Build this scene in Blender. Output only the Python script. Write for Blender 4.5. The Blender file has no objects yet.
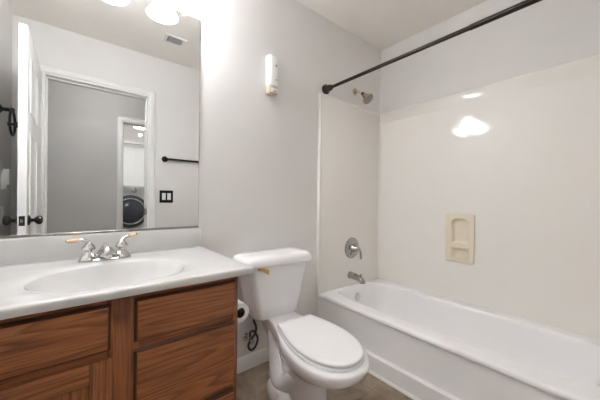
import bpy, bmesh, math, random
from mathutils import Vector, Matrix
PI = math.pi
random.seed(4)
S = bpy.context.scene
COL = S.collection

# ------------------------------------------------------------------ camera
CAMH = 1.0467
cam_d = bpy.data.cameras.new('camera')
cam_d.sensor_width = 36.0
cam_d.lens = 273.7 * 36.0 / 600.0
cam_d.clip_start = 0.01
cam = bpy.data.objects.new('camera', cam_d)
COL.objects.link(cam)
yaw, pit, rol = math.radians(39.2414), math.radians(-0.2007), math.radians(0.6676)
F = Vector((math.sin(yaw) * math.cos(pit), math.cos(yaw) * math.cos(pit), math.sin(pit)))
R0 = Vector((math.cos(yaw), -math.sin(yaw), 0))
U0 = R0.cross(F)
Rv = math.cos(rol) * R0 + math.sin(rol) * U0
Uv = -math.sin(rol) * R0 + math.cos(rol) * U0
m = Matrix((Rv, Uv, -F)).transposed().to_4x4()
m.translation = Vector((0, -1.5, CAMH))
cam.matrix_world = m
S.camera = cam

# ------------------------------------------------------------------ world, exposure
S.view_settings.view_transform = 'Standard'
S.view_settings.look = 'None'
S.view_settings.gamma = 1.0
S.view_settings.use_curve_mapping = False
S.view_settings.exposure = 0.68
S.cycles.max_bounces = 20
S.cycles.diffuse_bounces = 14
S.cycles.glossy_bounces = 8
w = bpy.data.worlds.new('world')
S.world = w
w.use_nodes = True
w.node_tree.nodes['Background'].inputs[0].default_value = (0.93, 0.96, 1.0, 1)
w.node_tree.nodes['Background'].inputs[1].default_value = 1.0

BULB_W = 1.3            # each vanity bulb
SHADE_E = 28.0
HALL_FILL_W = 7.5  # added fill lamp out in the hall, never in view
LAUNDRY_W = 4.0

# ------------------------------------------------------------------ materials
def mat(name, col, rough=0.5, metal=0.0, spec=None, emit=None, estr=0.0, coat=0.0):
    M = bpy.data.materials.new(name)
    M.use_nodes = True
    b = M.node_tree.nodes['Principled BSDF']
    b.inputs['Base Color'].default_value = (*col, 1)
    b.inputs['Roughness'].default_value = rough
    b.inputs['Metallic'].default_value = metal
    if spec is not None:
        b.inputs['Specular IOR Level'].default_value = spec
    if coat:
        b.inputs['Coat Weight'].default_value = coat
        b.inputs['Coat Roughness'].default_value = 0.08
    if emit:
        b.inputs['Emission Color'].default_value = (*emit, 1)
        b.inputs['Emission Strength'].default_value = estr
    return M

def nodes(M):
    return M.node_tree.nodes, M.node_tree.links, M.node_tree.nodes['Principled BSDF']

def add_mottle(M, c1, c2, scale, detail=3, bump=0.0, bscale=None, lo=0.35, hi=0.65):
    N, L, b = nodes(M)
    tc = N.new('ShaderNodeTexCoord')
    n = N.new('ShaderNodeTexNoise')
    n.inputs['Scale'].default_value = scale
    n.inputs['Detail'].default_value = detail
    L.new(tc.outputs['Object'], n.inputs['Vector'])
    r = N.new('ShaderNodeValToRGB')
    r.color_ramp.elements[0].position = lo
    r.color_ramp.elements[1].position = hi
    r.color_ramp.elements[0].color = (*c1, 1)
    r.color_ramp.elements[1].color = (*c2, 1)
    L.new(n.outputs['Fac'], r.inputs['Fac'])
    L.new(r.outputs['Color'], b.inputs['Base Color'])
    if bump:
        n2 = N.new('ShaderNodeTexNoise')
        n2.inputs['Scale'].default_value = bscale or scale
        n2.inputs['Detail'].default_value = 2
        L.new(tc.outputs['Object'], n2.inputs['Vector'])
        bp = N.new('ShaderNodeBump')
        bp.inputs['Strength'].default_value = bump
        bp.inputs['Distance'].default_value = 0.002
        L.new(n2.outputs['Fac'], bp.inputs['Height'])
        L.new(bp.outputs['Normal'], b.inputs['Normal'])
    return M

def wood(name, axis, light=(0.40, 0.145, 0.052), dark=(0.17, 0.055, 0.018)):
    M = mat(name, light, 0.42, coat=0.12)
    N, L, b = nodes(M)
    tc = N.new('ShaderNodeTexCoord')
    oi = N.new('ShaderNodeObjectInfo')
    off = N.new('ShaderNodeVectorMath'); off.operation = 'SCALE'
    cmb = N.new('ShaderNodeCombineXYZ')
    for i in range(3):
        L.new(oi.outputs['Random'], cmb.inputs[i])
    L.new(cmb.outputs[0], off.inputs[0]); off.inputs['Scale'].default_value = 7.0
    add = N.new('ShaderNodeVectorMath'); add.operation = 'ADD'
    L.new(tc.outputs['Object'], add.inputs[0]); L.new(off.outputs[0], add.inputs[1])
    def mp(al, ac):
        q = N.new('ShaderNodeMapping')
        s = [ac, ac, ac]; s['xyz'.index(axis)] = al
        q.inputs['Scale'].default_value = s
        L.new(add.outputs[0], q.inputs['Vector'])
        return q
    # cathedral figure: contour rings of a stretched noise field
    n1 = N.new('ShaderNodeTexNoise'); n1.inputs['Scale'].default_value = 1.0
    n1.inputs['Detail'].default_value = 2.0; n1.inputs['Roughness'].default_value = 0.35
    L.new(mp(.75, 9.5).outputs[0], n1.inputs['Vector'])
    mul = N.new('ShaderNodeMath'); mul.operation = 'MULTIPLY'; mul.inputs[1].default_value = 15.0
    L.new(n1.outputs['Fac'], mul.inputs[0])
    fr = N.new('ShaderNodeMath'); fr.operation = 'FRACT'
    L.new(mul.outputs[0], fr.inputs[0])
    # fine pores
    n2 = N.new('ShaderNodeTexNoise'); n2.inputs['Scale'].default_value = 1.0
    n2.inputs['Detail'].default_value = 3.0
    L.new(mp(9.0, 330.0).outputs[0], n2.inputs['Vector'])
    r1 = N.new('ShaderNodeValToRGB')
    e = r1.color_ramp.elements
    e[0].position = 0.0; e[0].color = (*light, 1)
    e[1].position = 1.0; e[1].color = (*light, 1)
    k = r1.color_ramp.elements.new(0.45); k.color = (light[0] * .86, light[1] * .84, light[2] * .82, 1)
    k = r1.color_ramp.elements.new(0.84); k.color = tuple(light[q] * .22 + dark[q] * .78 for q in range(3)) + (1,)
    L.new(fr.outputs[0], r1.inputs['Fac'])
    r2 = N.new('ShaderNodeValToRGB')
    r2.color_ramp.elements[0].position = 0.36; r2.color_ramp.elements[0].color = (0.52, 0.46, 0.42, 1)
    r2.color_ramp.elements[1].position = 0.56; r2.color_ramp.elements[1].color = (1, 1, 1, 1)
    L.new(n2.outputs['Fac'], r2.inputs['Fac'])
    mx = N.new('ShaderNodeMix'); mx.data_type = 'RGBA'; mx.blend_type = 'MULTIPLY'
    mx.inputs['Factor'].default_value = 0.8
    L.new(r1.outputs['Color'], mx.inputs[6]); L.new(r2.outputs['Color'], mx.inputs[7])
    L.new(mx.outputs[2], b.inputs['Base Color'])
    bp = N.new('ShaderNodeBump'); bp.inputs['Strength'].default_value = 0.15; bp.inputs['Distance'].default_value = 0.001
    L.new(n2.outputs['Fac'], bp.inputs['Height']); L.new(bp.outputs['Normal'], b.inputs['Normal'])
    return M

M_wall = add_mottle(mat('wall_paint', (.7, .7, .7), 0.6), (.735, .72, .71), (.75, .735, .725), 3, bump=0.12, bscale=160)
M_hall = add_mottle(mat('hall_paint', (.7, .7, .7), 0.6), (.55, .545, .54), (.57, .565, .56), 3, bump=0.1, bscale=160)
M_ceil = add_mottle(mat('ceiling_paint', (.7, .7, .7), 0.75), (.83, .80, .75), (.85, .82, .77), 3, bump=0.2, bscale=120)
M_trim = mat('trim_paint', (.82, .82, .81), 0.35)
M_door = mat('door_paint', (.83, .83, .82), 0.35)
M_surr = mat('surround_acrylic', (.80, .765, .71), 0.07, spec=.4)
add_mottle(M_surr, (.862, .842, .803), (.872, .852, .813), 2.0, bump=.35, bscale=9)
M_soap = mat('soap_dish_plastic', (.80, .735, .60), 0.25)
M_tub = mat('tub_enamel', (.91, .91, .92), 0.16)
M_porc = mat('porcelain', (.90, .90, .91), 0.10, coat=0.3)
M_seat = mat('seat_plastic', (.85, .85, .86), 0.2)
M_chrome = mat('chrome', (.80, .79, .77), 0.12, 1.0)
M_nickel = mat('brushed_nickel', (.46, .44, .41), 0.2, 1.0)
M_faucet = mat('polished_chrome', (.60, .59, .57), 0.14, 1.0)
M_brass = mat('brass', (.50, .41, .24), 0.22, 1.0)
M_gold = mat('gold_paddle', (.62, .42, .17), 0.35, 0.25)
M_ivory = mat('ivory_lever', (.72, .56, .36), 0.3)
M_black = mat('black_metal', (.012, .011, .010), 0.35, 0.4)
M_bronze = mat('oil_bronze', (.030, .021, .014), 0.30, 0.6)
M_rubber = mat('dark_hose', (.03, .03, .03), 0.5)
M_white = mat('white_plastic', (.85, .85, .84), 0.3)
M_beige = mat('beige_plastic', (.62, .53, .42), 0.4)
M_grey = mat('grey_print', (.25, .25, .26), 0.5)
M_paper = add_mottle(mat('tissue_paper', (.85, .85, .85), 0.9), (.84, .84, .84), (.88, .88, .88), 60)
M_card = mat('cardboard_core', (.05, .04, .035), 0.9)
M_mirror = mat('mirror_silver', (.81, .82, .81), 0.0, 1.0)
M_medge = mat('mirror_edge', (.32, .35, .34), 0.2, 0.3)
M_dark = mat('duct_dark', (.012, .012, .012), 0.8)
M_vent = mat('vent_paint', (.78, .77, .75), 0.5)
M_shade = mat('frosted_shade', (.95, .93, .9), 0.4, emit=(.985, 1.005, 1.06), estr=SHADE_E)
M_shade_in = mat('frosted_shade_inside', (.95, .93, .9), 0.4, emit=(.985, 1.005, 1.06), estr=SHADE_E * .38)
M_bulb = mat('bulb_glow', (1, 1, 1), 0.4, emit=(1.0, .92, .8), estr=8.0)
M_wshell = mat('washer_enamel', (.75, .76, .78), 0.3)
M_wdark = mat('washer_dark', (.13, .14, .16), 0.25)
M_wglass = mat('washer_glass', (.10, .115, .14), 0.08)
M_wring = mat('washer_ring', (.75, .77, .8), 0.2, 0.8)
M_blind = mat('blind_vinyl', (.86, .86, .85), 0.5, emit=(1, 1, 1), estr=0.0)
M_sky = mat('daylight', (1, 1, 1), 0.5, emit=(.95, .98, 1.0), estr=1.5)
M_wood_h = wood('oak_along_x', 'x')
M_wood_v = wood('oak_upright', 'z')
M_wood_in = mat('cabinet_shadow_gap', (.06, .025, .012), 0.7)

# cultured marble with faint ochre swirls
M_marb = mat('cultured_marble', (.82, .81, .79), 0.13, coat=0.2)
N, L, b = nodes(M_marb)
tc = N.new('ShaderNodeTexCoord')
n = N.new('ShaderNodeTexNoise'); n.inputs['Scale'].default_value = 2.6; n.inputs['Detail'].default_value = 4
n.inputs['Distortion'].default_value = 1.2
L.new(tc.outputs['Object'], n.inputs['Vector'])
r = N.new('ShaderNodeValToRGB')
r.color_ramp.elements[0].position = .40; r.color_ramp.elements[0].color = (.61, .61, .61, 1)
r.color_ramp.elements[1].position = .78; r.color_ramp.elements[1].color = (.59, .545, .46, 1)
k = r.color_ramp.elements.new(.60); k.color = (.605, .60, .585, 1)
L.new(n.outputs['Fac'], r.inputs['Fac']); L.new(r.outputs['Color'], b.inputs['Base Color'])

# brown stone-look sheet vinyl
M_floor = mat('stone_vinyl', (.25, .19, .14), 0.38)
N, L, b = nodes(M_floor)
tc = N.new('ShaderNodeTexCoord')
n = N.new('ShaderNodeTexNoise'); n.inputs['Scale'].default_value = 6.5; n.inputs['Detail'].default_value = 8
n.inputs['Roughness'].default_value = .62; n.inputs['Distortion'].default_value = .7
L.new(tc.outputs['Object'], n.inputs['Vector'])
r = N.new('ShaderNodeValToRGB')
e = r.color_ramp.elements
e[0].position = .30; e[0].color = (.14, .098, .068, 1)
e[1].position = .72; e[1].color = (.47, .39, .31, 1)
k = e.new(.42); k.color = (.28, .215, .155, 1)
k = e.new(.56); k.color = (.35, .275, .205, 1)
L.new(n.outputs['Fac'], r.inputs['Fac'])
br = N.new('ShaderNodeTexBrick')
br.offset = 0.0
br.inputs['Color1'].default_value = (1, 1, 1, 1); br.inputs['Color2'].default_value = (.9, .88, .86, 1)
br.inputs['Mortar'].default_value = (.74, .70, .66, 1)
br.inputs['Scale'].default_value = 1.0; br.inputs['Mortar Size'].default_value = .004
br.inputs['Brick Width'].default_value = .305; br.inputs['Row Height'].default_value = .305
mpn = N.new('ShaderNodeMapping'); mpn.inputs['Location'].default_value = (.05, .03, 0)
L.new(tc.outputs['Object'], mpn.inputs['Vector']); L.new(mpn.outputs[0], br.inputs['Vector'])
mx = N.new('ShaderNodeMix'); mx.data_type = 'RGBA'; mx.blend_type = 'MULTIPLY'; mx.inputs['Factor'].default_value = .8
L.new(r.outputs['Color'], mx.inputs[6]); L.new(br.outputs['Color'], mx.inputs[7])
L.new(mx.outputs[2], b.inputs['Base Color'])

# ------------------------------------------------------------------ mesh helpers
class MB:
    def __init__(self):
        self.bm = bmesh.new()
    def box(self, x0, x1, y0, y1, z0, z1, bev=0.0, seg=2):
        t = bmesh.new()
        bmesh.ops.create_cube(t, size=1.0)
        a = Vector((min(x0, x1), min(y0, y1), min(z0, z1))); c = Vector((max(x0, x1), max(y0, y1), max(z0, z1)))
        for v in t.verts:
            v.co = Vector([(a[i] + c[i]) / 2 + v.co[i] * (c[i] - a[i]) for i in range(3)])
        if bev:
            bmesh.ops.bevel(t, geom=t.edges[:], offset=bev, segments=seg, profile=.5, affect='EDGES')
        self.join(t); return self
    def join(self, t):
        me = bpy.data.meshes.new('tmp'); t.to_mesh(me); t.free()
        self.bm.from_mesh(me); bpy.data.meshes.remove(me)
    def loft(self, rings, cap0=True, cap1=True, closed=True):
        bm = self.bm
        V = [[bm.verts.new(p) for p in r] for r in rings]
        n = len(rings[0])
        for a, c in zip(V[:-1], V[1:]):
            for i in range(n if closed else n - 1):
                j = (i + 1) % n
                try: bm.faces.new((a[i], a[j], c[j], c[i]))
                except ValueError: pass
        if cap0: bm.faces.new(V[0][::-1])
        if cap1: bm.faces.new(V[-1])
        return self
    def lathe(self, o, axis, prof, seg=28, cap0=True, cap1=True):
        o = Vector(o); ax = Vector(axis).normalized()
        u = ax.orthogonal().normalized(); v = ax.cross(u)
        rings = []
        for r, t in prof:
            rings.append([o + ax * t + (u * math.cos(2 * PI * i / seg) + v * math.sin(2 * PI * i / seg)) * max(r, 1e-4) for i in range(seg)])
        return self.loft(rings, cap0, cap1)
    def tube(self, pts, rad, seg=12):
        pts = [Vector(p) for p in pts]
        if not hasattr(rad, '__len__'): rad = [rad] * len(pts)
        rings = []; up = None
        for i, p in enumerate(pts):
            d = (pts[min(i + 1, len(pts) - 1)] - pts[max(i - 1, 0)]).normalized()
            if up is None: up = d.orthogonal().normalized()
            up = (up - d * up.dot(d)).normalized(); s = d.cross(up)
            rings.append([p + (up * math.cos(2 * PI * k / seg) + s * math.sin(2 * PI * k / seg)) * rad[i] for k in range(seg)])
        return self.loft(rings)
    def torus(self, c, axis, R, r, seg=36, ss=10):
        c = Vector(c); ax = Vector(axis).normalized(); u = ax.orthogonal().normalized(); v = ax.cross(u)
        bm = self.bm; V = []
        for i in range(seg):
            a = 2 * PI * i / seg; d = u * math.cos(a) + v * math.sin(a)
            V.append([bm.verts.new(c + d * (R + r * math.cos(2 * PI * k / ss)) + ax * r * math.sin(2 * PI * k / ss)) for k in range(ss)])
        for i in range(seg):
            for k in range(ss):
                bm.faces.new((V[i][k], V[(i + 1) % seg][k], V[(i + 1) % seg][(k + 1) % ss], V[i][(k + 1) % ss]))
        return self
    def sphere(self, c, r, sc=(1, 1, 1), u=20, v=14):
        t = bmesh.new(); bmesh.ops.create_uvsphere(t, u_segments=u, v_segments=v, radius=r)
        for q in t.verts: q.co = Vector(c) + Vector([q.co[i] * sc[i] for i in range(3)])
        self.join(t); return self

def spline(pts, n=8):
    """Catmull-Rom through the points"""
    P = [Vector(p) for p in pts]; out = []
    for i in range(len(P) - 1):
        a, b_, c, d = P[max(i - 1, 0)], P[i], P[i + 1], P[min(i + 2, len(P) - 1)]
        for k in range(n):
            t = k / n
            out.append(.5 * ((2 * b_) + (c - a) * t + (2 * a - 5 * b_ + 4 * c - d) * t * t + (3 * b_ - a - 3 * c + d) * t ** 3))
    out.append(P[-1]); return out

def obj(name, mb, material, parent=None, sharp=38, recalc=True):
    bm = mb.bm if isinstance(mb, MB) else mb
    if recalc: bmesh.ops.recalc_face_normals(bm, faces=bm.faces[:])
    me = bpy.data.meshes.new(name)
    off = Vector((0, 0, 0)); q = parent
    while q is not None:
        off += q.location; q = q.parent
    bm.verts.ensure_lookup_table()
    if parent is None:                                   # a thing of one mesh: origin at its base
        xs = [v.co for v in bm.verts]
        off = Vector(((min(p.x for p in xs) + max(p.x for p in xs)) / 2, (min(p.y for p in xs) + max(p.y for p in xs)) / 2, min(p.z for p in xs)))
    for v in bm.verts: v.co -= off
    bm.to_mesh(me); bm.free()
    for p in me.polygons: p.use_smooth = True
    me.set_sharp_from_angle(angle=math.radians(sharp))
    me.materials.append(material)
    o = bpy.data.objects.new(name, me); COL.objects.link(o)
    if parent is None: o.location = off
    else: o.parent = parent
    return o

def thing(name, label, cat, loc, group=None):
    o = bpy.data.objects.new(name, None); COL.objects.link(o)
    o.location = loc; o.empty_display_size = .05
    o['label'] = label; o['category'] = cat
    if group: o['group'] = group
    return o
def tag(o, label, cat, group=None):
    o['label'] = label; o['category'] = cat
    if group: o['group'] = group
    return o
def struct(o, label=None):
    o['kind'] = 'structure'
    if label: o['label'] = label
    return o
def copy_tree(o, parent=None):
    c = o.copy(); COL.objects.link(c); c.parent = parent
    for ch in list(o.children): copy_tree(ch, c)
    return c

def superell(cx, cy, a, b_, n, z, N=96, ph=0.0):
    out = []
    for i in range(N):
        t = 2 * PI * i / N + ph; c, s = math.cos(t), math.sin(t)
        out.append(Vector((cx + a * math.copysign(abs(c) ** (2 / n), c), cy + b_ * math.copysign(abs(s) ** (2 / n), s), z)))
    return out

# ------------------------------------------------------------------ the setting
XL, XR, YF, H = -0.385, 2.171, -1.512, 2.424
YO = -1.63                      # hall side of the doorway wall
YH = -2.65                      # hall wall face
DX0, DX1, DZ = -0.20, 0.53, 2.02      # bathroom doorway
LX0, LX1 = 0.455, 1.20                # laundry doorway
struct(obj('floor', MB().box(-1.6, 2.4, -4.3, .12, -.05, 0), M_floor))
struct(obj('ceiling', MB().box(-1.6, 2.4, -4.3, .12, H, H + .05), M_ceil))
struct(obj('wall_back', MB().box(XL - .12, XR + .12, 0, .12, 0, H), M_wall))
struct(obj('wall_right', MB().box(XR, XR + .12, YO, 0, 0, H), M_wall))
struct(obj('wall_left', MB().box(XL - .12, XL, YF, 0, 0, H), M_wall))
struct(obj('wall_front', MB().box(-1.6, DX0 - .02, YO, YF, 0, H).box(DX1 + .02, XR, YO, YF, 0, H).box(DX0 - .02, DX1 + .02, YO, YF, DZ + .02, H), M_wall))
struct(obj('wall_hall', MB().box(-1.6, LX0 - .02, YH - .12, YH, 0, H).box(LX1 + .02, 2.4, YH - .12, YH, 0, H).box(LX0 - .02, LX1 + .02, YH - .12, YH, 2.02, H), M_hall))
struct(obj('wall_hall_left', MB().box(-1.6, -1.5, YH, YO, 0, H), M_hall))
struct(obj('wall_hall_right', MB().box(2.3, 2.4, YH, YO, 0, H), M_hall))
struct(obj('wall_laundry_back', MB().box(0.0, 0.42, -4.2, -4.1, 0, H).box(1.12, 2.0, -4.2, -4.1, 0, H).box(.42, 1.12, -4.2, -4.1, 0, 1.0).box(.42, 1.12, -4.2, -4.1, 1.98, H), M_wall))
struct(obj('wall_laundry_left', MB().box(0.1, 0.2, -4.1, YH - .12, 0, H), M_wall))
struct(obj('wall_laundry_right', MB().box(1.8, 1.9, -4.1, YH - .12, 0, H), M_wall))

def casing(name, x0, x1, z1, y, s, wd=.066, th=.016):
    """moulded door casing on a wall face at y; s = +1 when it faces +y"""
    m_ = MB()
    prof = [(0, 0), (0, th * .55), (.006, th * .75), (.016, th * .6), (.022, th), (wd - .012, th), (wd - .004, th * .8), (wd, th * .4), (wd, 0)]
    for sx, xe in ((-1, x0), (1, x1)):
        rings = []
        for zz in (0.0, None):
            rings.append([Vector((xe + sx * p, y + s * q, 0.0 if zz == 0.0 else z1 + p)) for p, q in prof])
        m_.loft(rings)
    m_.loft([[Vector((x0 - p, y + s * q, z1 + p)) for p, q in prof], [Vector((x1 + p, y + s * q, z1 + p)) for p, q in prof]])
    return struct(obj(name, m_, M_trim))
def jamb(name, x0, x1, z1, ya, yb):
    m_ = MB()
    m_.box(x0 - .02, x0, ya, yb, 0, z1 + .02).box(x1, x1 + .02, ya, yb, 0, z1 + .02).box(x0, x1, ya, yb, z1, z1 + .02)
    ym = (ya + yb) / 2
    m_.box(x0, x0 + .011, ym - .02, ym + .015, 0, z1 - .011).box(x1 - .011, x1, ym - .02, ym + .015, 0, z1 - .011).box(x0, x1, ym - .02, ym + .015, z1 - .011, z1)
    return struct(obj(name, m_, M_trim))
casing('trim_1', DX0, DX1, DZ, YF, 1)
casing('trim_2', DX0, DX1, DZ, YO, -1)
jamb('trim_3', DX0, DX1, DZ, YO, YF)
casing('trim_4', LX0, LX1, 2.0, YH, 1)
jamb('trim_5', LX0, LX1, 2.0, YH - .12, YH)
def baseb(name, x0, x1, y, s, h=.085):
    prof = [(0, 0), (.013, 0), (.013, h - .022), (.009, h - .010), (.005, h), (0, h)]
    return struct(obj(name, MB().loft([[Vector((x0, y + s * p, z)) for p, z in prof], [Vector((x1, y + s * p, z)) for p, z in prof]]), M_trim, sharp=25))
baseb('baseboard_back', .478, 1.372, 0, -1)
baseb('baseboard_front', DX1 + .068, 1.372, YF, 1)
baseb('baseboard_hall', -1.5, LX0 - .068, YH, 1)

# ------------------------------------------------------------------ vanity cabinet
CX1, CY, CZ = .478, -.548, .762
vt = thing('vanity_cabinet', 'brown oak bathroom vanity cabinet under the white sink counter', 'cabinet', ((XL + CX1) / 2, -.27, 0))
yb_ = CY + .0200
obj('side_panel', MB().box(XL + .001, XL + .017, yb_, -.002, .10, CZ - .001), M_wood_v, vt)
obj('side_panel', MB().box(CX1 - .016, CX1, yb_, -.002, 0, CZ - .001), M_wood_v, vt)
obj('back_panel', MB().box(XL + .0175, CX1 - .0165, -.012, -.002, .10, CZ - .001), M_wood_in, vt)
obj('bottom_panel', MB().box(XL + .0175, CX1 - .0165, yb_, -.0125, .10, .116), M_wood_in, vt)
obj('toe_kick', MB().box(XL + .001, CX1 - .0165, CY + .075, CY + .09, 0, .0995), M_wood_h, vt)
fy0, fy1 = CY, CY + .0195
xa_, xb_, xc_, xd_ = XL + .0355, .0695, .1505, CX1 - .0245
for a, c, z0, z1 in ((xa_, xb_, .730, CZ - .001), (xc_, xd_, .730, CZ - .001), (xa_, xb_, .585, .622), (xc_, xd_, .582, .620), (xc_, xd_, .328, .366), (xa_, xb_, .10, .135), (xc_, xd_, .10, .135)):
    obj('face_frame_rail', MB().box(a, c, fy0 + .0005, fy1, z0, z1), M_wood_h, vt)
for a, c in ((XL + .001, XL + .035), (.070, .150), (CX1 - .024, CX1)):
    obj('face_frame_stile', MB().box(a, c, fy0, fy1, .10, CZ - .001, .001), M_wood_v, vt)
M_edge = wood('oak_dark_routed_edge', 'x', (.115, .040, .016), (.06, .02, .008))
def front(x0, x1, z0, z1, mat_, name, th=.021):
    """slab front with a darker routed edge round its face"""
    y0 = CY - .0005
    rings = []
    for ins, yy in ((.003, y0), (0, y0 - .003), (0, y0 - .008), (.0035, y0 - .011), (.0065, y0 - .0175), (.0075, y0 - th + .001), (.009, y0 - th)):
        rings.append([Vector((x0 + ins, yy, z0 + ins)), Vector((x1 - ins, yy, z0 + ins)), Vector((x1 - ins, yy, z1 - ins)), Vector((x0 + ins, yy, z1 - ins))])
    o = obj(name, MB().loft(rings), mat_, vt, sharp=20)
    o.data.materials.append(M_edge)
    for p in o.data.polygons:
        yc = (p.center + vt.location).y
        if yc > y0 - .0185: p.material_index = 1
    return o
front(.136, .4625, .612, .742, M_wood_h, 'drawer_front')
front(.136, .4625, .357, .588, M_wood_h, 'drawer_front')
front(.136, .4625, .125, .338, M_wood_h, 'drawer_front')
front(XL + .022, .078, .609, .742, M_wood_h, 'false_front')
# the cupboard door: two stiles, two rails, a grooved recessed panel
dx0, dx1, dz0, dz1 = XL + .022, .082, .125, .589
y0 = CY - .0005
cd = obj('door', MB().box(dx0 + .046, dx1 - .046, y0 - .006, y0, dz0 + .05, dz1 - .052), M_wood_v, vt)
for a, c in ((dz1 - .058, dz1), (dz0, dz0 + .055)):
    obj('rail', MB().box(dx0 + .0505, dx1 - .0505, y0 - .0185, y0, a, c, .0025), M_wood_h, cd)
for a, c in ((dx0, dx0 + .05), (dx1 - .05, dx1)):
    obj('stile', MB().box(a, c, y0 - .019, y0, dz0, dz1, .003), M_wood_v, cd)
m_ = MB(); n_ = 9; a0, a1 = dx0 + .052, dx1 - .052; wd = (a1 - a0) / n_
for i in range(n_):
    m_.box(a0 + i * wd + .0012, a0 + (i + 1) * wd - .0012, y0 - .011, y0 - .005, dz0 + .057, dz1 - .060, .002, 1)
obj('panel', m_, M_wood_v, cd)

# ------------------------------------------------------------------ counter with its moulded basin
TX0, TX1, TY0, TY1, TZ = XL + .001, .526, -.588, -.001, .7875
SX, SY, SA, SB = .105, -.375, .222, .178
ct = thing('vanity_countertop', 'white cultured marble counter with an oval basin on the oak cabinet', 'countertop', ((TX0 + TX1) / 2, -.29, CZ))
angs = [2 * PI * i / 128 for i in range(128)] + [math.atan2(y - SY, x - SX) % (2 * PI) for x in (TX0, TX1) for y in (TY0, TY1)]
angs = sorted(set(round(a, 6) for a in angs))
def ell(a, k):
    # boundary point of ellipse in direction a
    d = 1 / math.sqrt((math.cos(a) / SA) ** 2 + (math.sin(a) / SB) ** 2)
    return Vector((SX + k * d * math.cos(a), SY + k * d * math.sin(a), 0))
def rect(a, ins=0.0):
    c, s = math.cos(a), math.sin(a); ts = []
    if abs(c) > 1e-9: ts.append(((TX1 if c > 0 else TX0) - SX) / c)
    if abs(s) > 1e-9: ts.append(((TY1 if s > 0 else TY0) - SY) / s)
    t = min(q for q in ts if q > 0)
    p = Vector((SX + t * c, SY + t * s, 0))
    p.x = min(max(p.x, TX0 + ins), TX1 - ins); p.y = min(max(p.y, TY0 + ins), TY1 - ins)
    return p
rings = []
for k, z in ((.08, -.128), (.2, -.127), (.35, -.122), (.5, -.112), (.64, -.096), (.76, -.074), (.86, -.048), (.93, -.026), (.97, -.012), (1.0, -.0045)):
    rings.append([ell(a, k) + Vector((0, 0, TZ + z)) for a in angs])
basin_rings = rings
bs = MB().loft(basin_rings, cap0=True, cap1=False)
rings = [basin_rings[-1]]
for fr, z in ((.06, -.001), (.13, .0006), (.25, .0012), (.40, .0004), (.7, 0), (1, 0)):
    rr = []
    for a in angs:
        e_, q = ell(a, 1), rect(a, .010)
        rr.append(e_.lerp(q, fr) + Vector((0, 0, TZ + z)))
    rings.append(rr)
for ins, z in ((.005, -.0012), (.0015, -.0045), (0, -.009), (0, -.019), (.003, -.0255), (.02, -.0255)):
    rings.append([rect(a, ins) + Vector((0, 0, TZ + z)) for a in angs])
obj('counter_slab', MB().loft(rings, False, False), M_marb, ct, sharp=60, recalc=True)
obj('basin', bs, M_marb, ct, sharp=60)
obj('backsplash', MB().box(TX0, TX1, -.021, -.001, TZ - .002, .8845, .004, 3), M_marb, ct)
obj('drain', MB().lathe((SX, SY, TZ - .1275), (0, 0, 1), [(.024, 0), (.026, .002), (.018, .003), (.017, .001), (.015, .001), (.014, .006), (.004, .0075)]), M_chrome, ct)

# ------------------------------------------------------------------ faucet
FX, FY = .095, -.118
fz = TZ
fa = thing('faucet', 'chrome two handle faucet with ivory tipped levers on the counter', 'faucet', (FX, FY, fz))
obj('base_plate', MB().loft([superell(FX, FY, .090 - i, .030 - i * .9, 3.2, fz + z, 48) for i, z in ((0, 0), (0, .005), (.004, .009), (.012, .012))]), M_faucet, fa)
for s in (-1, 1):
    hb = obj('handle', MB().lathe((hx_ := FX + s * .056, FY, fz + .008), (0, 0, 1), [(.031, 0), (.030, .004), (.022, .018), (.0125, .027), (.0115, .033), (.013, .037), (.023, .041), (.024, .044), (.020, .053), (.013, .062), (.009, .068), (.003, .071)]), M_faucet, fa)
    hx = hx_
    if s < 0: pts = [(hx, FY, fz + .070), (hx - .006, FY - .004, fz + .083), (hx - .020, FY - .008, fz + .088), (hx - .029, FY - .009, fz + .087)]
    else: pts = [(hx, FY, fz + .070), (hx + .006, FY + .004, fz + .081), (hx + .020, FY + .010, fz + .088), (hx + .027, FY + .013, fz + .089)]
    obj('lever_arm', MB().tube(spline(pts, 5), [.0085] * 6 + [.0065] * 10, 12), M_faucet, hb)
    e0 = Vector(pts[-1]); d = Vector((-1, -.2, .0)) if s < 0 else Vector((.8, .6, .14)); d.normalize()
    obj('lever_tip', MB().lathe(e0 - d * .002, d, [(.0065, 0), (.0082, .006), (.0080, .022), (.0066, .034), (.006, .038)], 16), M_ivory, hb)
    obj('lever_cap', MB().lathe(e0 + d * .035, d, [(.0066, 0), (.0066, .003), (.004, .007), (.001, .008)], 16), M_brass, hb)
# spout: a broad sloping hood that narrows to a round nose
rings = []
for k, (y, z, a_, b_) in enumerate(((FY + .004, .008, .042, .026), (FY - .002, .020, .036, .027), (FY - .012, .036, .027, .026), (FY - .026, .050, .020, .022), (FY - .044, .058, .0165, .017), (FY - .064, .058, .0155, .015), (FY - .084, .050, .0145, .0135), (FY - .098, .040, .0135, .0125), (FY - .104, .032, .012, .011))):
    t = min(1, k / 6.5); ti = t * 1.9
    rings.append([Vector((FX + a_ * math.cos(q), y + b_ * math.sin(q) * math.cos(ti), fz + z - b_ * math.sin(q) * -math.sin(ti) * 1.0)) for q in [2 * PI * n_ / 24 for n_ in range(24)]])
obj('spout', MB().loft(rings), M_faucet, fa, sharp=70)
obj('pop_up_rod', MB().tube([(FX, FY + .024, fz + .01), (FX, FY + .024, fz + .05)], .0025, 8).sphere((FX, FY + .024, fz + .054), .0055), M_faucet, fa)

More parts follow.
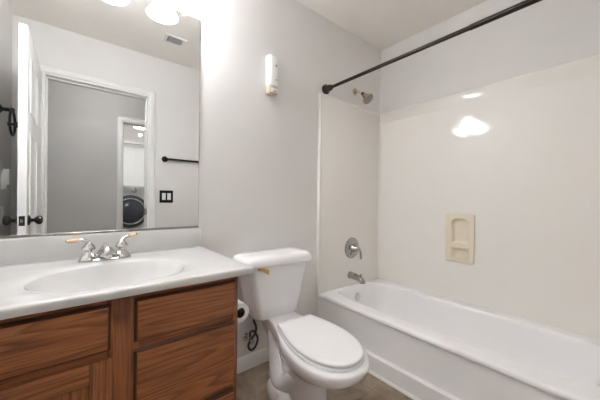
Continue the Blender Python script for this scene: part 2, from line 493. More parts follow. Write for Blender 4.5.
# ------------------------------------------------------------------ mirror
MX1, MZ0, MZ1 = .512, .8865, 2.007
mi = thing('wall_mirror', 'large frameless plate mirror above the sink counter', 'mirror', ((XL + MX1) / 2, 0, MZ0))
obj('backing', MB().box(XL + .004, MX1, -.0055, -.0005, MZ0, MZ1), M_medge, mi)
obj('mirror_glass', MB().box(XL + .0045, MX1 - .0012, -.0068, -.0056, MZ0 + .006, MZ1 - .0012), M_mirror, mi)
obj('bottom_channel', MB().box(XL + .004, MX1, -.010, -.0069, MZ0, MZ0 + .009, .0008, 1), M_nickel, mi)
for x in (-.25, .428):
    obj('clip', MB().box(x - .008, x + .008, -.012, -.007, MZ1 - .014, MZ1 + .012, .002), M_white, mi)

# ------------------------------------------------------------------ vanity light bar
LXS = (-.11, .12, .35); LY, LZ = -.118, 2.020
vl = thing('vanity_light', 'bar light with bell shaped frosted shades above the mirror', 'light', (.12, 0, 2.12))
obj('backplate', MB().box(-.20, .44, -.028, -.001, 2.165, 2.275, .008, 3), M_nickel, vl)
for x in LXS:
    ar = obj('arm', MB().tube(spline([(x, -.026, 2.215), (x, -.075, 2.222), (x, LY, 2.20), (x, LY, 2.165)], 6), .009, 12).lathe((x, LY, 2.13), (0, 0, 1), [(.026, 0), (.026, .025), (.018, .04), (.006, .042)], 24), M_nickel, vl)
    prof = [(.030, .118), (.034, .100), (.040, .075), (.048, .050), (.060, .024), (.074, .002), (.0765, -.001), (.073, .001), (.058, .024), (.046, .049), (.037, .075), (.031, .100), (.027, .118)]
    sh = obj('shade', MB().lathe((x, LY, LZ), (0, 0, 1), prof, 40, False, False), M_shade, vl, sharp=80)
    sh.data.materials.append(M_shade_in)
    for p in sh.data.polygons:                 # the lining of the bell glows less than its outer skin
        c = p.center + vl.location - Vector((x, LY, 0))
        if p.normal.x * c.x + p.normal.y * c.y < 0: p.material_index = 1
    obj('bulb', MB().sphere((x, LY, LZ + .072), .021, (1, 1, 1.3)), M_bulb, sh)
    ld = bpy.data.lights.new('bulb_light', 'POINT'); ld.energy = BULB_W; ld.color = (.985, 1.005, 1.06); ld.shadow_soft_size = .03
    lo = bpy.data.objects.new('bulb_light', ld); COL.objects.link(lo); lo.location = Vector((x, LY, LZ + .008)) - vl.location; lo.parent = vl

# ------------------------------------------------------------------ toilet
TXc = .902
to = thing('toilet', 'white two piece toilet with closed lid between vanity and bathtub', 'toilet', (TXc, -.42, 0))
def outline(ctrl, z, n=5):
    """ctrl: list of (y, halfwidth) from back to front tip; mirrored into a loop"""
    pts = spline([(c[1], c[0], 0) for c in ctrl], n)
    cx = lambda p: TXc + .012 + .06 * (p.y + .42)
    right = [Vector((cx(p) + p.x, p.y, z)) for p in pts]
    left = [Vector((cx(p) - p.x, p.y, z)) for p in pts[::-1]]
    return right + left[1:-1] + ([left[-1]] if ctrl[0][1] > 1e-4 else [])
rim = [(-.10, .092), (-.20, .092), (-.28, .101), (-.36, .124), (-.44, .152), (-.52, .168), (-.60, .173), (-.68, .163), (-.75, .134), (-.795, .090), (-.815, .050), (-.822, .0)]
def scaled(sw, yb, yf):
    # rim outline squeezed to width factor sw between back yb and front yf
    out = []
    for y, h_ in rim:
        t = (y - rim[0][0]) / (rim[-1][0] - rim[0][0])
        out.append((yb + t * (yf - yb), h_ * sw if h_ > 0 else 0))
    return out
R_ = []
for sw, yb, yf, z in ((.60, -.14, -.590, 0), (.60, -.14, -.588, .02), (.54, -.15, -.575, .06), (.52, -.15, -.575, .12), (.54, -.15, -.590, .17), (.60, -.14, -.625, .21), (.70, -.12, -.680, .245), (.83, -.11, -.745, .275), (.93, -.10, -.795, .300), (.985, -.10, -.816, .322), (1.0, -.10, -.822, .340), (1.0, -.10, -.822, .354), (.985, -.102, -.816, .362), (.955, -.108, -.806, .3645)):
    R_.append(outline(scaled(sw, yb, yf), z))
obj('bowl', MB().loft(R_), M_porc, to, sharp=70)
# trapway bulges and the foot with its bolts
for s in (-1, 1):
    pts = spline([(TXc + s * .030, -.52, .19), (TXc + s * .050, -.45, .165), (TXc + s * .060, -.39, .105), (TXc + s * .062, -.33, .085), (TXc + s * .045, -.27, .12), (TXc + s * .032, -.22, .20), (TXc + s * .025, -.19, .30)], 5)
    obj('trapway', MB().tube(pts, [.036 + .014 * math.sin(PI * min(1, i / (len(pts) - 1))) for i in range(len(pts))], 18), M_porc, to, sharp=80)
    obj('foot', MB().loft([superell(TXc + s * .054, -.350, a_, b_, 2.8, z, 40) for a_, b_, z in ((.070, .118, 0), (.072, .120, .020), (.071, .116, .050), (.064, .104, .072), (.050, .085, .086), (.026, .05, .092))]), M_porc, to, sharp=70)
    obj('bolt_cap', MB().lathe((TXc + s * .098, -.385, .056), (s * .55, -.1, 1), [(.018, 0), (.018, .014), (.015, .021), (.008, .025), (.001, .026)], 20), M_porc, to)
# seat ring and lid
so = [(-.336, .100), (-.340, .109), (-.385, .120), (-.44, .133), (-.51, .146), (-.58, .150), (-.65, .143), (-.71, .124), (-.76, .092), (-.79, .050), (-.800, 0)]
def seat_out(k, z, d=0.0):
    return outline([(y + (d if i < 2 else (-d if i > 7 else 0)), max(h_ - k, 0) if h_ > 0 else 0) for i, (y, h_) in enumerate(so)], z, 6)
obj('seat', MB().loft([seat_out(.004, .3648), seat_out(-.002, .3675), seat_out(-.002, .377), seat_out(.003, .380)]), M_seat, to, sharp=60)
obj('lid', MB().loft([seat_out(.006, .3835, -.004), seat_out(.001, .3845, 0), seat_out(0, .389), seat_out(.001, .3945), seat_out(.006, .398, -.004)] + [[Vector((TXc + (p.x - TXc) * k, -.57 + (p.y + .57) * k, z)) for p in seat_out(.006, .398, -.004)] for k, z in ((.93, .3995), (.75, .4003), (.4, .4007))]), M_seat, to, sharp=60)
for s in (-1, 1):
    obj('hinge', MB().box(TXc + s * .066 - .018, TXc + s * .066 + .018, -.337, -.316, .3648, .392, .008, 3), M_seat, to)
# tank
def rrect(cx, cy, a, b_, r, z, n=7):
    out = []
    for qx, qy, a0 in ((1, 1, 0), (-1, 1, PI / 2), (-1, -1, PI), (1, -1, 1.5 * PI)):
        for i in range(n):
            t = a0 + PI / 2 * i / (n - 1)
            out.append(Vector((cx + qx * (a - r) + r * math.cos(t), cy + qy * (b_ - r) + r * math.sin(t), z)))
    return out
TKx = TXc + .006
to.rotation_euler.z = math.radians(-3.0)     # it stands a touch askew
tk = [(.112, .076, .358), (.140, .086, .362), (.149, .089, .376), (.161, .092, .45), (.178, .095, .54), (.194, .097, .63), (.202, .098, .672), (.198, .094, .676)]
obj('tank', MB().loft([rrect(TKx, -.020 - b_, a_, b_, .042, z) for a_, b_, z in tk]), M_porc, to, sharp=50)
tl = [(.208, .100, .668), (.224, .112, .672), (.230, .116, .680), (.230, .116, .692), (.226, .113, .706), (.215, .104, .719), (.198, .088, .726), (.15, .05, .728)]
obj('tank_lid', MB().loft([rrect(TKx - .005, -.131, a_, b_, .05 if b_ > .06 else .03, z) for a_, b_, z in tl]), M_porc, to, sharp=60)
fl = obj('flush_lever', MB().lathe((.764, -.213, .662), (0, -1, 0), [(.011, 0), (.011, .008), (.008, .014), (.007, .024), (.003, .026)], 18), M_brass, to)
pts = [(.758, -.236, .666), (.770, -.242, .662), (.787, -.247, .654), (.804, -.250, .645)]
obj('paddle', MB().loft([[Vector(p) + Vector((0, dy, dz)) for dy, dz in ((-.004, -wz), (.003, -wz), (.003, wz), (-.004, wz))] for p, wz in zip(pts, (.006, .009, .013, .014))]), M_gold, fl)

# water supply stop and its looped hose
sv = thing('water_supply_valve', 'small angle stop with a looped dark hose on wall behind toilet', 'valve', (.80, 0, .15))
obj('escutcheon', MB().lathe((.811, -.0005, .20), (0, -1, 0), [(.028, 0), (.026, .004), (.012, .009), (.009, .010)], 20), M_chrome, sv)
obj('valve_body', MB().tube([(.811, -.008, .20), (.811, -.052, .20)], .008, 12).lathe((.811, -.050, .188), (0, 0, 1), [(.012, 0), (.012, .026), (.008, .032)], 16), M_chrome, sv)
obj('handle', MB().lathe((.811, -.060, .20), (0, -1, 0), [(.006, 0), (.006, .010), (.016, .011), (.016, .02), (.010, .023)], 16), M_chrome, sv)
hp = [(.811, -.050, .222), (.811, -.050, .245), (.832, -.055, .250), (.852, -.062, .215), (.853, -.066, .190), (.833, -.070, .156), (.804, -.074, .152), (.787, -.074, .180), (.802, -.070, .208), (.838, -.066, .240), (.840, -.068, .28), (.822, -.075, .32), (.826, -.085, .358)]
obj('hose', MB().tube(spline(hp, 8), .0065, 10), M_rubber, sv, sharp=80)
obj('coupling_nut', MB().lathe((.826, -.085, .336), (0, 0, 1), [(.013, 0), (.014, .012), (.012, .0235)], 10), M_rubber, sv)

# toilet paper on the cabinet's side
PX, PZ = .556, .562
hd = thing('toilet_paper_holder', 'dark wire toilet paper holder on the cabinet side', 'holder', (CX1, -.36, PZ))
obj('arm', MB().tube([(CX1 + .004, -.312, PZ), (PX, -.312, PZ), (PX, -.328, PZ), (PX, -.425, PZ)], .0055, 10), M_black, hd)
obj('mount_plate', MB().lathe((CX1 + .0003, -.312, PZ), (1, 0, 0), [(.024, 0), (.024, .006), (.01, .012)], 20), M_black, hd)
obj('end_knob', MB().lathe((PX, -.424, PZ), (0, -1, 0), [(.008, 0), (.012, .004), (.010, .011), (.002, .013)], 14), M_black, hd)
tp = thing('toilet_paper_roll', 'white toilet paper roll hanging beside the oak cabinet', 'toilet paper', (PX, -.372, PZ - .0558))
obj('paper', MB().loft([superell(0, 0, r, r, 2, 0, 40) for r in (.0225,)] and [[Vector((PX + r * math.cos(2 * PI * i / 40), y, PZ - .0143 + r * math.sin(2 * PI * i / 40))) for i in range(40)] for r, y in ((.0215, -.325), (.0405, -.325), (.0415, -.327), (.0415, -.419), (.0405, -.421), (.0215, -.421), (.0215, -.325))], False, False), M_paper, tp)
obj('core', MB().loft([[Vector((PX + r * math.cos(2 * PI * i / 30), y, PZ - .0143 + r * math.sin(2 * PI * i / 30))) for i in range(30)] for r, y in ((.0212, -.326), (.0212, -.4195), (.0200, -.4195), (.0200, -.326), (.0212, -.326))], False, False), M_card, tp)

# ------------------------------------------------------------------ bathtub
BX0, BX1, BY0, BY1, BZ = 1.388, XR - .002, YF + .002, -.002, .342
bt = thing('bathtub', 'long white enamelled bathtub with plain apron along right wall', 'bathtub', ((BX0 + BX1) / 2, -.735, 0))
UX, UY = 1.782, -.742
tang = [2 * PI * i / 160 for i in range(160)]
tang = sorted(set(round(a, 6) for a in tang + [math.atan2(y - UY, x - UX) % (2 * PI) for x in (BX0 + .01, BX1) for y in (BY0, BY1)]))
def sup(a, A, B, n, cx=UX, cy=UY):
    c, s = math.cos(a), math.sin(a)
    d = (abs(c / A) ** n + abs(s / B) ** n) ** (-1 / n)
    return Vector((cx + d * c, cy + d * s, 0))
def trect(a, ins):
    c, s = math.cos(a), math.sin(a); ts = []
    if abs(c) > 1e-9: ts.append(((BX1 if c > 0 else BX0 + .010) - UX) / c)
    if abs(s) > 1e-9: ts.append(((BY1 if s > 0 else BY0) - UY) / s)
    t = min(q for q in ts if q > 0)
    p = Vector((UX + t * c, UY + t * s, 0))
    p.x = max(p.x, BX0 + .010 + ins); return p
def dip(p):     # the wall side of the deck sits a little lower
    t = min(1, max(0, (p.x - 1.9) / .15)); return -.014 * t
inner = []
for A, B, n, z, cy in ((.14, .48, 3.5, .075, UY), (.185, .56, 4, .078, UY), (.205, .595, 4.5, .088, UY), (.222, .63, 5, .12, UY), (.245, .665, 5.5, .20, UY), (.265, .690, 6, .29, UY), (.272, .698, 6, .318, UY), (.277, .703, 6, BZ - .008, UY), (.284, .710, 6, BZ - .001, UY)):
    inner.append([(lambda p: p + Vector((0, 0, z + (dip(p) if z > .25 else 0))))(sup(a, A, B, n)) for a in tang])
obj('basin', MB().loft(inner, True, False), M_tub, bt, sharp=70)
deck = [inner[-1]]
for fr in (.3, .65, 1.0):
    rr = []
    for a in tang:
        p = sup(a, .284, .710, 6).lerp(trect(a, .014), fr); rr.append(p + Vector((0, 0, BZ + dip(p))))
    deck.append(rr)
for ins, z in ((.007, -.0015), (.002, -.006), (0, -.014), (0, -.022), (.006, -.028)):
    deck.append([trect(a, ins) + Vector((0, 0, BZ + z + (dip(trect(a, ins)))) ) for a in tang])
obj('rim', MB().loft(deck, False, False), M_tub, bt, sharp=70)
ap = [(BX0 + .022, BZ - .022), (BX0 + .022, .125), (BX0 + .020, .112), (BX0 + .012, .106), (BX0 + .002, .1045), (BX0, .100), (BX0, 0.0), (BX0 + .05, 0.0), (BX0 + .05, BZ - .022)]
obj('apron', MB().loft([[Vector((x, BY1, z)) for x, z in ap], [Vector((x, BY0, z)) for x, z in ap]]), M_tub, bt, sharp=20)
obj('overflow_plate', MB().lathe((UX, -.072, .255), (0, -1, .15), [(.034, 0), (.034, .004), (.026, .009), (.005, .011)], 24), M_chrome, bt)
obj('floor_strip', MB().loft([[Vector((BX0 + x, y, z)) for x, z in ((0, .0005), (-.012, .0005), (-.011, .006), (-.004, .013), (0, .015))] for y in (BY1 - .014, BY0 + .014)]), M_white, bt)

# ------------------------------------------------------------------ tub surround
su = thing('tub_surround', 'glossy cream acrylic wall surround above the bathtub', 'shower surround', (1.78, -.73, BZ))
SZ = 1.835
ex = .022
def panel_y(yw, s, x0, x1):      # end panel on a wall facing along y
    m_ = MB(); m_.box(x0, x1, yw + s * .0008, yw + s * ex, BZ - .012, SZ - .006, .004, 2)
    m_.box(x0 - .004, x0 + .016, yw + s * .0008, yw + s * (ex + .006), BZ - .0005, SZ, .005, 3)
    m_.box(x0 + .012, x1, yw + s * .0008, yw + s * (ex + .003), SZ - .028, SZ, .003, 3)
    return m_
obj('end_panel', panel_y(0, -1, BX0 + .002, XR - .001), M_surr, su)
obj('end_panel', panel_y(YF, 1, BX0 + .002, XR - .001), M_surr, su)
# long panel, with a hole where the soap dish sits
sy0, sy1, sz0, sz1 = -.798, -.611, .603, .955
xa, xb = XR - .001, XR - ex - .004
m_ = MB()
m_.box(xb, xa, YF + ex, sy0 + .01, BZ - .016, SZ - .09).box(xb, xa, sy1 - .01, -ex, BZ - .016, SZ - .09)
m_.box(xb, xa, sy0 + .01, sy1 - .01, BZ - .016, sz0 + .01).box(xb, xa, sy0 + .01, sy1 - .01, sz1 - .01, SZ - .09)
obj('long_panel', m_, M_surr, su)
pr = [(xa, SZ), (xb - .003, SZ), (xb - .008, SZ - .005), (xb - .009, SZ - .02), (xb - .007, SZ - .045), (xb - .003, SZ - .080), (xb, SZ - .098), (xa, SZ - .098)]
obj('top_ledge', MB().loft([[Vector((x, -ex, z)) for x, z in pr], [Vector((x, YF + ex, z)) for x, z in pr]]), M_surr, su, sharp=50)
# coved inside corner
for yy, s in ((-ex, -1), (YF + ex, 1)):
    rr = .022
    pr = [(xb, yy + s * rr)] + [(xb - rr + rr * math.cos(t), yy + s * (rr - rr * math.sin(t))) for t in [PI / 2 * i / 6 for i in range(7)]] + [(xb - rr, yy)] + [(xb, yy)]
    obj('corner_cove', MB().loft([[Vector((x, y, z)) for x, y in pr] for z in (BZ - .005, SZ - .088)]), M_surr, su, sharp=60)
# moulded soap dish
def arch(y0, y1, z0, z1, rb, rt, x, n=6):
    out = []
    for cy, cz, r, a0 in ((y1 - rt, z1 - rt, rt, 0), (y0 + rt, z1 - rt, rt, PI / 2), (y0 + rb, z0 + rb, rb, PI), (y1 - rb, z0 + rb, rb, 1.5 * PI)):
        for i in range(n):
            t = a0 + PI / 2 * i / (n - 1)
            out.append(Vector((x, cy + r * math.cos(t), cz + r * math.sin(t))))
    return out
sd = MB()
xo = xb - .017
fr_out = [arch(sy0 + i, sy1 - i, sz0 + i, sz1 - i, .014, .018, x) for i, x in ((0, xb), (0, xo + .004), (.002, xo + .001), (.006, xo))]
sd.loft(fr_out, False, False)
# face with two pockets bridged by a grid of strips
py0, py1 = sy0 + .032, sy1 - .038
up = arch(py0, py1, .735, .920, .012, .040, xo); lo_ = arch(py0, py1, .628, .705, .012, .026, xo)
face = bmesh.new()
def addring(pts):
    vs = [face.verts.new(p) for p in pts]
    return [face.edges.new((vs[i], vs[(i + 1) % len(vs)])) for i in range(len(vs))]
ed = addring(fr_out[-1]) + addring(up) + addring(lo_)
bmesh.ops.triangle_fill(face, edges=ed, use_beauty=True)
sd.join(face)
def pocket(y0, y1, z0, z1, rb, rt, deep):
    sd.loft([arch(y0 + i, y1 - i, z0 + i, z1 - i, max(rb - i * .3, .004), max(rt - i * .5, .006), x) for i, x in ((0, xo), (.002, xo + .003), (.005, xo + deep * .6), (.011, xo + deep * .92), (.022, xo + deep))], False, True)
pocket(py0, py1, .735, .920, .012, .040, .030)
pocket(py0, py1, .628, .705, .012, .026, .030)
bmesh.ops.remove_doubles(sd.bm, verts=sd.bm.verts[:], dist=.00005)
obj('soap_dish', sd, M_soap, su, sharp=45)
obj('soap_lip', MB().box(xo - .012, xo + .010, py0 - .004, py1 + .004, .706, .724, .007, 3), M_soap, su)

# ------------------------------------------------------------------ shower fittings
WY = -ex            # face of the end panel
hd = thing('showerhead', 'small brass and chrome shower head high on the surround wall', 'shower head', (1.772, -.005, 1.90))
obj('flange', MB().lathe((1.772, -.0305, 1.935), (0, -1, 0), [(.029, 0), (.028, .004), (.018, .010), (.010, .012)], 24), M_brass, hd)
arm = spline([(1.772, -.034, 1.935), (1.772, -.060, 1.931), (1.774, -.085, 1.918), (1.776, -.105, 1.900)], 6)
obj('arm', MB().tube(arm, .0095, 14), M_chrome, hd)
ax = Vector((.10, -.66, -.74)).normalized(); o_ = Vector((1.776, -.105, 1.900))
obj('swivel', MB().lathe(o_ - ax * .006, ax, [(.012, 0), (.014, .006), (.014, .018), (.010, .024)], 18), M_black, hd)
bl = obj('bell', MB().lathe(o_ + ax * .014, ax, [(.013, 0), (.019, .006), (.022, .016), (.027, .028), (.038, .046), (.046, .054), (.046, .064), (.043, .068)], 28), M_brass, hd)
obj('spray_face', MB().lathe(o_ + ax * .0795, ax, [(.041, 0), (.041, .004), (.036, .006), (.026, .005), (.012, .008), (.002, .008)], 28), M_grey, bl)

sv = thing('shower_valve', 'round chrome shower valve with lever handle above the tub spout', 'faucet', (1.764, WY, .645))
obj('escutcheon', MB().lathe((1.764, WY - .0003, .648), (0, -1, 0), [(.086, 0), (.086, .003), (.080, .009), (.062, .014), (.040, .016), (.036, .02)], 40), M_nickel, sv)
hb = obj('hub', MB().lathe((1.764, WY - .018, .648), (0, -1, 0), [(.034, 0), (.030, .012), (.024, .022), (.021, .050), (.016, .056), (.004, .058)], 26), M_nickel, sv)
obj('lever', MB().tube(spline([(1.764, WY - .062, .650), (1.779, WY - .070, .642), (1.791, WY - .072, .620), (1.794, WY - .074, .565)], 6), [.011] * 7 + [.0085] * 12, 12), M_nickel, hb)

sp = thing('tub_spout', 'short chrome tub spout with diverter over the basin', 'spout', (1.745, WY, .415))
pts = spline([(1.745, WY - .0005, .428), (1.745, WY - .03, .428), (1.745, WY - .07, .424), (1.745, WY - .108, .417), (1.745, WY - .128, .404), (1.745, WY - .132, .390)], 5)
rd = [.030, .030, .029, .028, .027] + [.0265] * 5 + [.025] * 5 + [.024] * 5 + [.023] * 6
obj('body', MB().tube(pts, rd[:len(pts)], 20), M_nickel, sp)
obj('diverter_knob', MB().lathe((1.745, WY - .112, .436), (0, 0, 1), [(.004, 0), (.004, .012), (.009, .014), (.009, .020), (.004, .023)], 14), M_nickel, sp)

# ------------------------------------------------------------------ curtain rod
RX, RZ = 1.458, 1.879
rd_ = thing('shower_curtain_rod', 'dark bronze tension rod spanning above the bathtub', 'curtain rod', (RX, -.735, RZ))
obj('thin_tube', MB().tube([(RX, -.03, RZ), (RX, -1.02, RZ)], .0115, 18), M_bronze, rd_)
obj('thick_tube', MB().tube([(RX, -.99, RZ), (RX, -.992, RZ), (RX, -1.44, RZ)], [.0128, .0140, .0140], 18), M_bronze, rd_)
for y, s in ((-.0005, -1), (YF + .0005, 1)):
    obj('end_cap', MB().lathe((RX, y, RZ), (0, s, 0), [(.034, 0), (.036, .004), (.036, .016), (.031, .022), (.027, .028), (.024, .045), (.021, .062), (.019, .068), (.015, .070)], 28), M_bronze, rd_)

# ------------------------------------------------------------------ air freshener on the back wall
af = thing('air_freshener', 'slim white wall mounted air freshener above the toilet', 'air freshener', (.945, -.03, 1.70))
def disp(a, b_, yc, z, tilt=0): return superell(.957, yc, a, b_, 3.0, z, 40)
obj('casing', MB().loft([disp(a_, .030 * q, -.0315, z) for a_, q, z in ((.034, .93, 1.759), (.0365, .98, 1.762), (.0365, 1, 1.79), (.0350, 1, 1.83), (.0350, 1, 1.865), (.0370, 1, 1.90), (.0385, 1, 1.925), (.0385, 1, 1.939), (.036, .93, 1.945), (.028, .7, 1.948))]), M_white, af, sharp=50)
obj('refill', MB().loft([disp(a_, .029 * q, -.0315, z) for a_, q, z in ((.030, .8, 1.708), (.034, .95, 1.712), (.0355, 1, 1.735), (.0355, 1, 1.7585))]), M_beige, af, sharp=50)
obj('label_panel', MB().box(.937, .982, -.0645, -.056, 1.714, 1.738, .002), M_white, af)
obj('label_print', MB().box(.944, .974, -.0652, -.0645, 1.720, 1.725), M_grey, af)
obj('nozzle', MB().lathe((.970, -.0590, 1.884), (.1, -1, 0), [(.0065, 0), (.0065, .004), (.003, .0045)], 16), M_grey, af)
obj('indicator', MB().lathe((.972, -.0590, 1.796), (.1, -1, 0), [(.0045, 0), (.0045, .004), (.002, .0045)], 16), M_grey, af)

# ------------------------------------------------------------------ ceiling vent (seen in the mirror)
cv = thing('ceiling_vent', 'small white ceiling register with dark slots near the doorway', 'vent', (.655, -1.078, H))
vx0, vx1, vy0, vy1 = .566, .744, -1.150, -1.006
m_ = MB().box(vx0, vx1, vy0, vy0 + .022, H - .008, H - .0005, .002).box(vx0, vx1, vy1 - .022, vy1, H - .008, H - .0005, .002)
m_.box(vx0, vx0 + .032, vy0 + .02, vy1 - .02, H - .008, H - .0005, .002).box(vx1 - .032, vx1, vy0 + .02, vy1 - .02, H - .008, H - .0005, .002)
obj('frame', m_, M_vent, cv)
obj('duct_opening', MB().box(vx0 + .03, vx1 - .03, vy0 + .02, vy1 - .02, H - .0022, H - .0006), M_dark, cv)
for i in range(7):
    x = vx0 + .045 + i * .0146
    obj('slat', MB().loft([[Vector((x + q, y, H - z)) for q, z in ((0, .0025), (.0005, .0065), (.0055, .0065), (.0050, .0025))] for y in (vy0 + .021, vy1 - .021)]), M_vent, cv)

# ------------------------------------------------------------------ towel bar and switch on the doorway wall (seen in the mirror)
tb = thing('towel_bar', 'black towel bar on the wall beside the doorway, in mirror', 'towel bar', (.95, YF, 1.41))
for x in (.685, 1.225):
    obj('post', MB().lathe((x, YF + .0005, 1.432), (0, 1, 0), [(.029, 0), (.029, .005), (.022, .010), (.013, .015), (.013, .022), (.016, .024), (.016, .036), (.012, .040), (.003, .042)], 22), M_black, tb)
obj('bar', MB().tube([(.685, YF + .030, 1.432), (1.225, YF + .030, 1.432)], .0105, 14), M_black, tb)
ls = thing('light_switch', 'double rocker light switch with black plate beside the doorway', 'light switch', (.703, YF, .995))
sz_ = 1.056
obj('wall_plate', MB().box(.640, .766, YF + .0005, YF + .0065, sz_ - .062, sz_ + .062, .003), M_black, ls)
for x in (.679, .727):
    obj('rocker', MB().loft([[Vector((x + sx * .0165, YF + .006 + dy, sz_ + dz)) for dy, dz in ((0, -.034), (.004, -.033), (.0015, 0), (.006, .033), (0, .034))] for sx in (-1, 1)]), M_white, ls)

# ------------------------------------------------------------------ the bathroom door, standing open against the left side (seen in the mirror)
dr = thing('door_1', 'open white panelled door with black knobs, seen in mirror', 'door', (-.235, YF + .02, 0)); dr['kind'] = 'structure'
ox0, ox1, oy0, oy1 = -.256, -.218, YF + .022, -.690
panels = [(.10, .345, .20, .62), (.10, .345, .74, 1.42), (.10, .345, 1.54, 1.86), (.435, .68, .20, .62), (.435, .68, .74, 1.42), (.435, .68, 1.54, 1.86)]
m_ = MB(); m_.box(ox0, ox1, oy0, oy1, .012, 2.012, .0015, 1)
obj('slab', m_, M_door, dr)
W_ = oy1 - oy0
for a, c, z0, z1 in panels:
    a, c = a / .78 * W_, c / .78 * W_
    for xs, s in ((ox1, 1), (ox0, -1)):
        rg = []
        for ins, dx_ in ((0, -.0002), (.004, .0045), (.012, .0045), (.018, -.0001), (.026, .0002), (.045, .004), (.05, .004)):
            rg.append([Vector((xs + s * dx_, y, z)) for y, z in ((oy0 + a + ins, z0 + ins), (oy0 + c - ins, z0 + ins), (oy0 + c - ins, z1 - ins), (oy0 + a + ins, z1 - ins))])
        obj('panel_moulding', MB().loft(rg, False, True), M_door, dr, sharp=15)
kz, ky = .905, oy1 - .062
for xs, s in ((ox1, 1), (ox0, -1)):
    obj('door_handle', MB().lathe((xs, ky, kz), (s, 0, 0), [(.031, 0), (.030, .005), (.022, .010), (.011, .014), (.010, .026), (.016, .031), (.024, .038), (.027, .047), (.025, .056), (.016, .063), (.004, .065)], 26), M_black, dr)
obj('latch_plate', MB().box(-.2495, -.2245, oy1 - .0005, oy1 + .0015, kz - .028, kz + .028, .0006, 1), M_black, dr)
obj('latch_bolt', MB().box(-.243, -.231, oy1 + .001, oy1 + .009, kz - .010, kz + .010, .002), M_nickel, dr)
for z in (.22, 1.02, 1.82):
    obj('hinge', MB().tube([(ox1 + .007, oy0 - .004, z - .045), (ox1 + .007, oy0 - .004, z + .045)], .006, 12), M_door, dr)
st = obj('strike_plate', MB().box(DX1 - .0135, DX1 - .0115, YF - .050, YF - .012, kz - .032, kz + .032).box(DX1 - .0008, DX1 - .0002, YF - .036, YF - .002, kz - .028, kz + .028), M_black)
tag(st, 'black strike plate on the doorway jamb opposite the open door', 'strike plate')

rh = thing('robe_hook', 'small black peg hook on the back of open door', 'hook', (ox0, -.70, 1.42))
obj('base', MB().lathe((ox0 - .0003, -.70, 1.442), (-1, 0, 0), [(.018, 0), (.017, .005), (.008, .010), (.007, .028), (.013, .032), (.013, .038), (.004, .042)], 18), M_black, rh)

# towel ring and plugged-in device on the left wall (seen in the mirror)
tr = thing('towel_ring', 'black towel ring on left wall, at mirror left edge', 'towel ring', (XL, -1.06, 1.60))
ty, tz = -1.075, 1.600
obj('post', MB().lathe((XL + .0004, ty, tz), (1, 0, 0), [(.028, 0), (.028, .006), (.018, .012), (.011, .018), (.011, .050), (.015, .054), (.015, .066), (.006, .070)], 22), M_black, tr)
obj('ring', MB().torus((XL + .060, ty, tz - .082), (1, .02, 0), .080, .0065), M_black, tr)
pi_ = thing('plug_in_night_light', 'white plug-in device on left wall, at mirror left edge', 'plug', (XL, -1.19, 1.09))
obj('outlet_plate', MB().box(XL + .0004, XL + .006, -1.235, -1.160, 1.085, 1.205, .002), M_white, pi_)
obj('device_body', MB().loft([[Vector((XL + .006 + x, -1.197 + y, 1.12 + z)) for y, z in ((-.026, 0), (.026, 0), (.03, .06), (.026, .105), (-.026, .105), (-.03, .06))] for x in (0, .020, .028)]).box(XL + .006, XL + .020, -1.213, -1.181, 1.095, 1.122, .003), M_white, pi_)
ol = thing('wall_outlet', 'white wall outlet low on left wall beside the door knob', 'outlet', (XL, -1.19, .86))
obj('cover_plate', MB().box(XL + .0004, XL + .006, -1.225, -1.150, .855, .972, .002), M_white, ol)
for z in (.893, .934):
    obj('socket', MB().box(XL + .006, XL + .0085, -1.204, -1.171, z - .014, z + .014, .003), M_white, ol)

# ------------------------------------------------------------------ laundry room across the hall (seen in the mirror)
WXc, WYf = .655, -3.33
wa = thing('washing_machine', 'front loading washer with dark round door beyond the doorway', 'washing machine', (WXc, WYf - .32, 0))
obj('pedestal', MB().box(WXc - .33, WXc + .33, WYf - .66, WYf, 0.01, .345, .012, 2), M_wshell, wa)
obj('cabinet_body', MB().box(WXc - .33, WXc + .33, WYf - .66, WYf, .347, 1.22, .018, 3), M_wshell, wa)
obj('pedestal_drawer', MB().box(WXc - .30, WXc + .30, WYf, WYf + .012, .05, .31, .005, 2), M_wshell, wa)
wd_ = obj('door', MB().lathe((WXc - .025, WYf - .001, .832), (0, 1, 0), [(.245, 0), (.243, .025), (.225, .040), (.205, .045)], 48), M_wdark, wa)
obj('door_ring', MB().torus((WXc - .025, WYf + .045, .832), (0, 1, 0), .188, .012, 48, 10), M_wring, wd_)
obj('door_glass', MB().lathe((WXc - .025, WYf + .040, .832), (0, 1, 0), [(.178, 0), (.165, .020), (.12, .036), (.05, .044), (.002, .045)], 40), M_wglass, wd_)
obj('control_panel', MB().box(WXc - .31, WXc + .31, WYf - .001, WYf + .008, 1.10, 1.20, .003), M_wshell, wa)
obj('dial', MB().lathe((WXc + .02, WYf + .008, 1.15), (0, 1, 0), [(.038, 0), (.036, .02), (.030, .024)], 26), M_wring, wa)

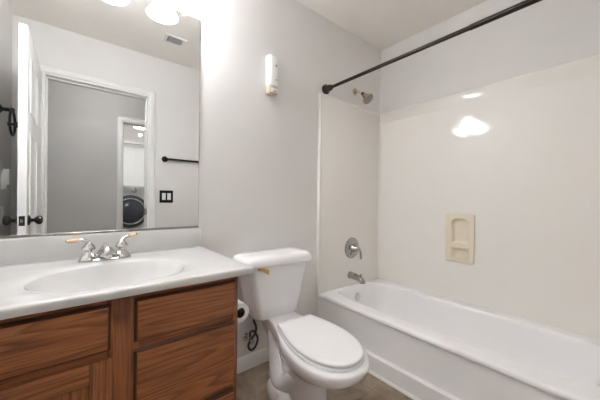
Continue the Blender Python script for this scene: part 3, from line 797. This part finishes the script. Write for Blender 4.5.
w1 = struct(obj('window_1', MB().box(.42, 1.12, -4.2, -4.19, 1.0, 1.93), M_sky))
wf = struct(obj('trim_6', MB().box(.38, .42, -4.115, -4.085, .96, 2.02).box(1.12, 1.16, -4.115, -4.085, .96, 2.02).box(.42, 1.12, -4.115, -4.085, 1.98, 2.02).box(.36, 1.18, -4.12, -4.06, .94, .975, .004), M_trim))
bl_ = thing('window_blinds', 'white horizontal blinds on the laundry window above the washer', 'blinds', (.77, -4.12, 1.0))
obj('headrail', MB().box(.425, 1.115, -4.16, -4.118, 1.94, 1.978, .003), M_blind, bl_)
k_ = 0; z = 1.92
while z > 1.03:
    obj('slat', MB().loft([[Vector((x, -4.14 + y, z + dz)) for y, dz in ((-.004, .026), (.002, 0), (.006, -.024), (.004, -.024), (0, 0), (-.006, .026))] for x in (.428, 1.112)]), M_blind, bl_)
    z -= .044
obj('bottom_rail', MB().box(.428, 1.112, -4.155, -4.125, 1.006, 1.024, .003), M_blind, bl_)
obj('wand', MB().tube([(.80, -4.112, 1.93), (.80, -4.110, 1.30)], .0022, 8), M_vent, bl_)
ll = thing('laundry_ceiling_light', 'glowing ceiling light of the laundry room, seen in mirror', 'light', (.77, -3.45, H))
obj('canopy', MB().lathe((.77, -3.45, H - .0005), (0, 0, -1), [(.075, 0), (.075, .02), (.04, .035), (.012, .04), (.012, .255), (.03, .265)], 30), M_nickel, ll)
M_glow = mat('laundry_glow', (1, 1, 1), .4, emit=(1, .98, .95), estr=2.2)
obj('globe', MB().lathe((.77, -3.45, H - .265), (0, 0, -1), [(.05, 0), (.085, .004), (.095, .014), (.085, .028), (.05, .038), (.01, .041)], 36), M_glow, ll)
ld = bpy.data.lights.new('laundry_bulb', 'POINT'); ld.energy = LAUNDRY_W; ld.shadow_soft_size = .015; ld.color = (1, .98, .95)
lo = bpy.data.objects.new('laundry_bulb', ld); COL.objects.link(lo); lo.location = Vector((.77, -3.45, H - .40)) - ll.location; lo.parent = ll

# added hall ceiling lamp, unseen behind the camera, as fill through the doorway
hl = thing('hall_fill_light', 'added flush dome fill light in the hall outside the doorway', 'light', (.25, -1.95, H))
obj('pan', MB().lathe((.25, -1.95, H - .0005), (0, 0, -1), [(.15, 0), (.15, .025), (.14, .03)], 36), M_nickel, hl)
obj('dome', MB().lathe((.25, -1.95, H - .03), (0, 0, -1), [(.138, 0), (.13, .03), (.10, .06), (.05, .078), (.01, .082)], 36), mat('hall_fill_glow', (1, 1, 1), .4, emit=(1, .97, .93), estr=1.5), hl)
ld = bpy.data.lights.new('hall_fill_bulb', 'POINT'); ld.energy = HALL_FILL_W; ld.shadow_soft_size = .12; ld.color = (1, .985, .97)
lo = bpy.data.objects.new('hall_fill_bulb', ld); COL.objects.link(lo); lo.location = Vector((.25, -1.95, H - .16)) - hl.location; lo.parent = hl
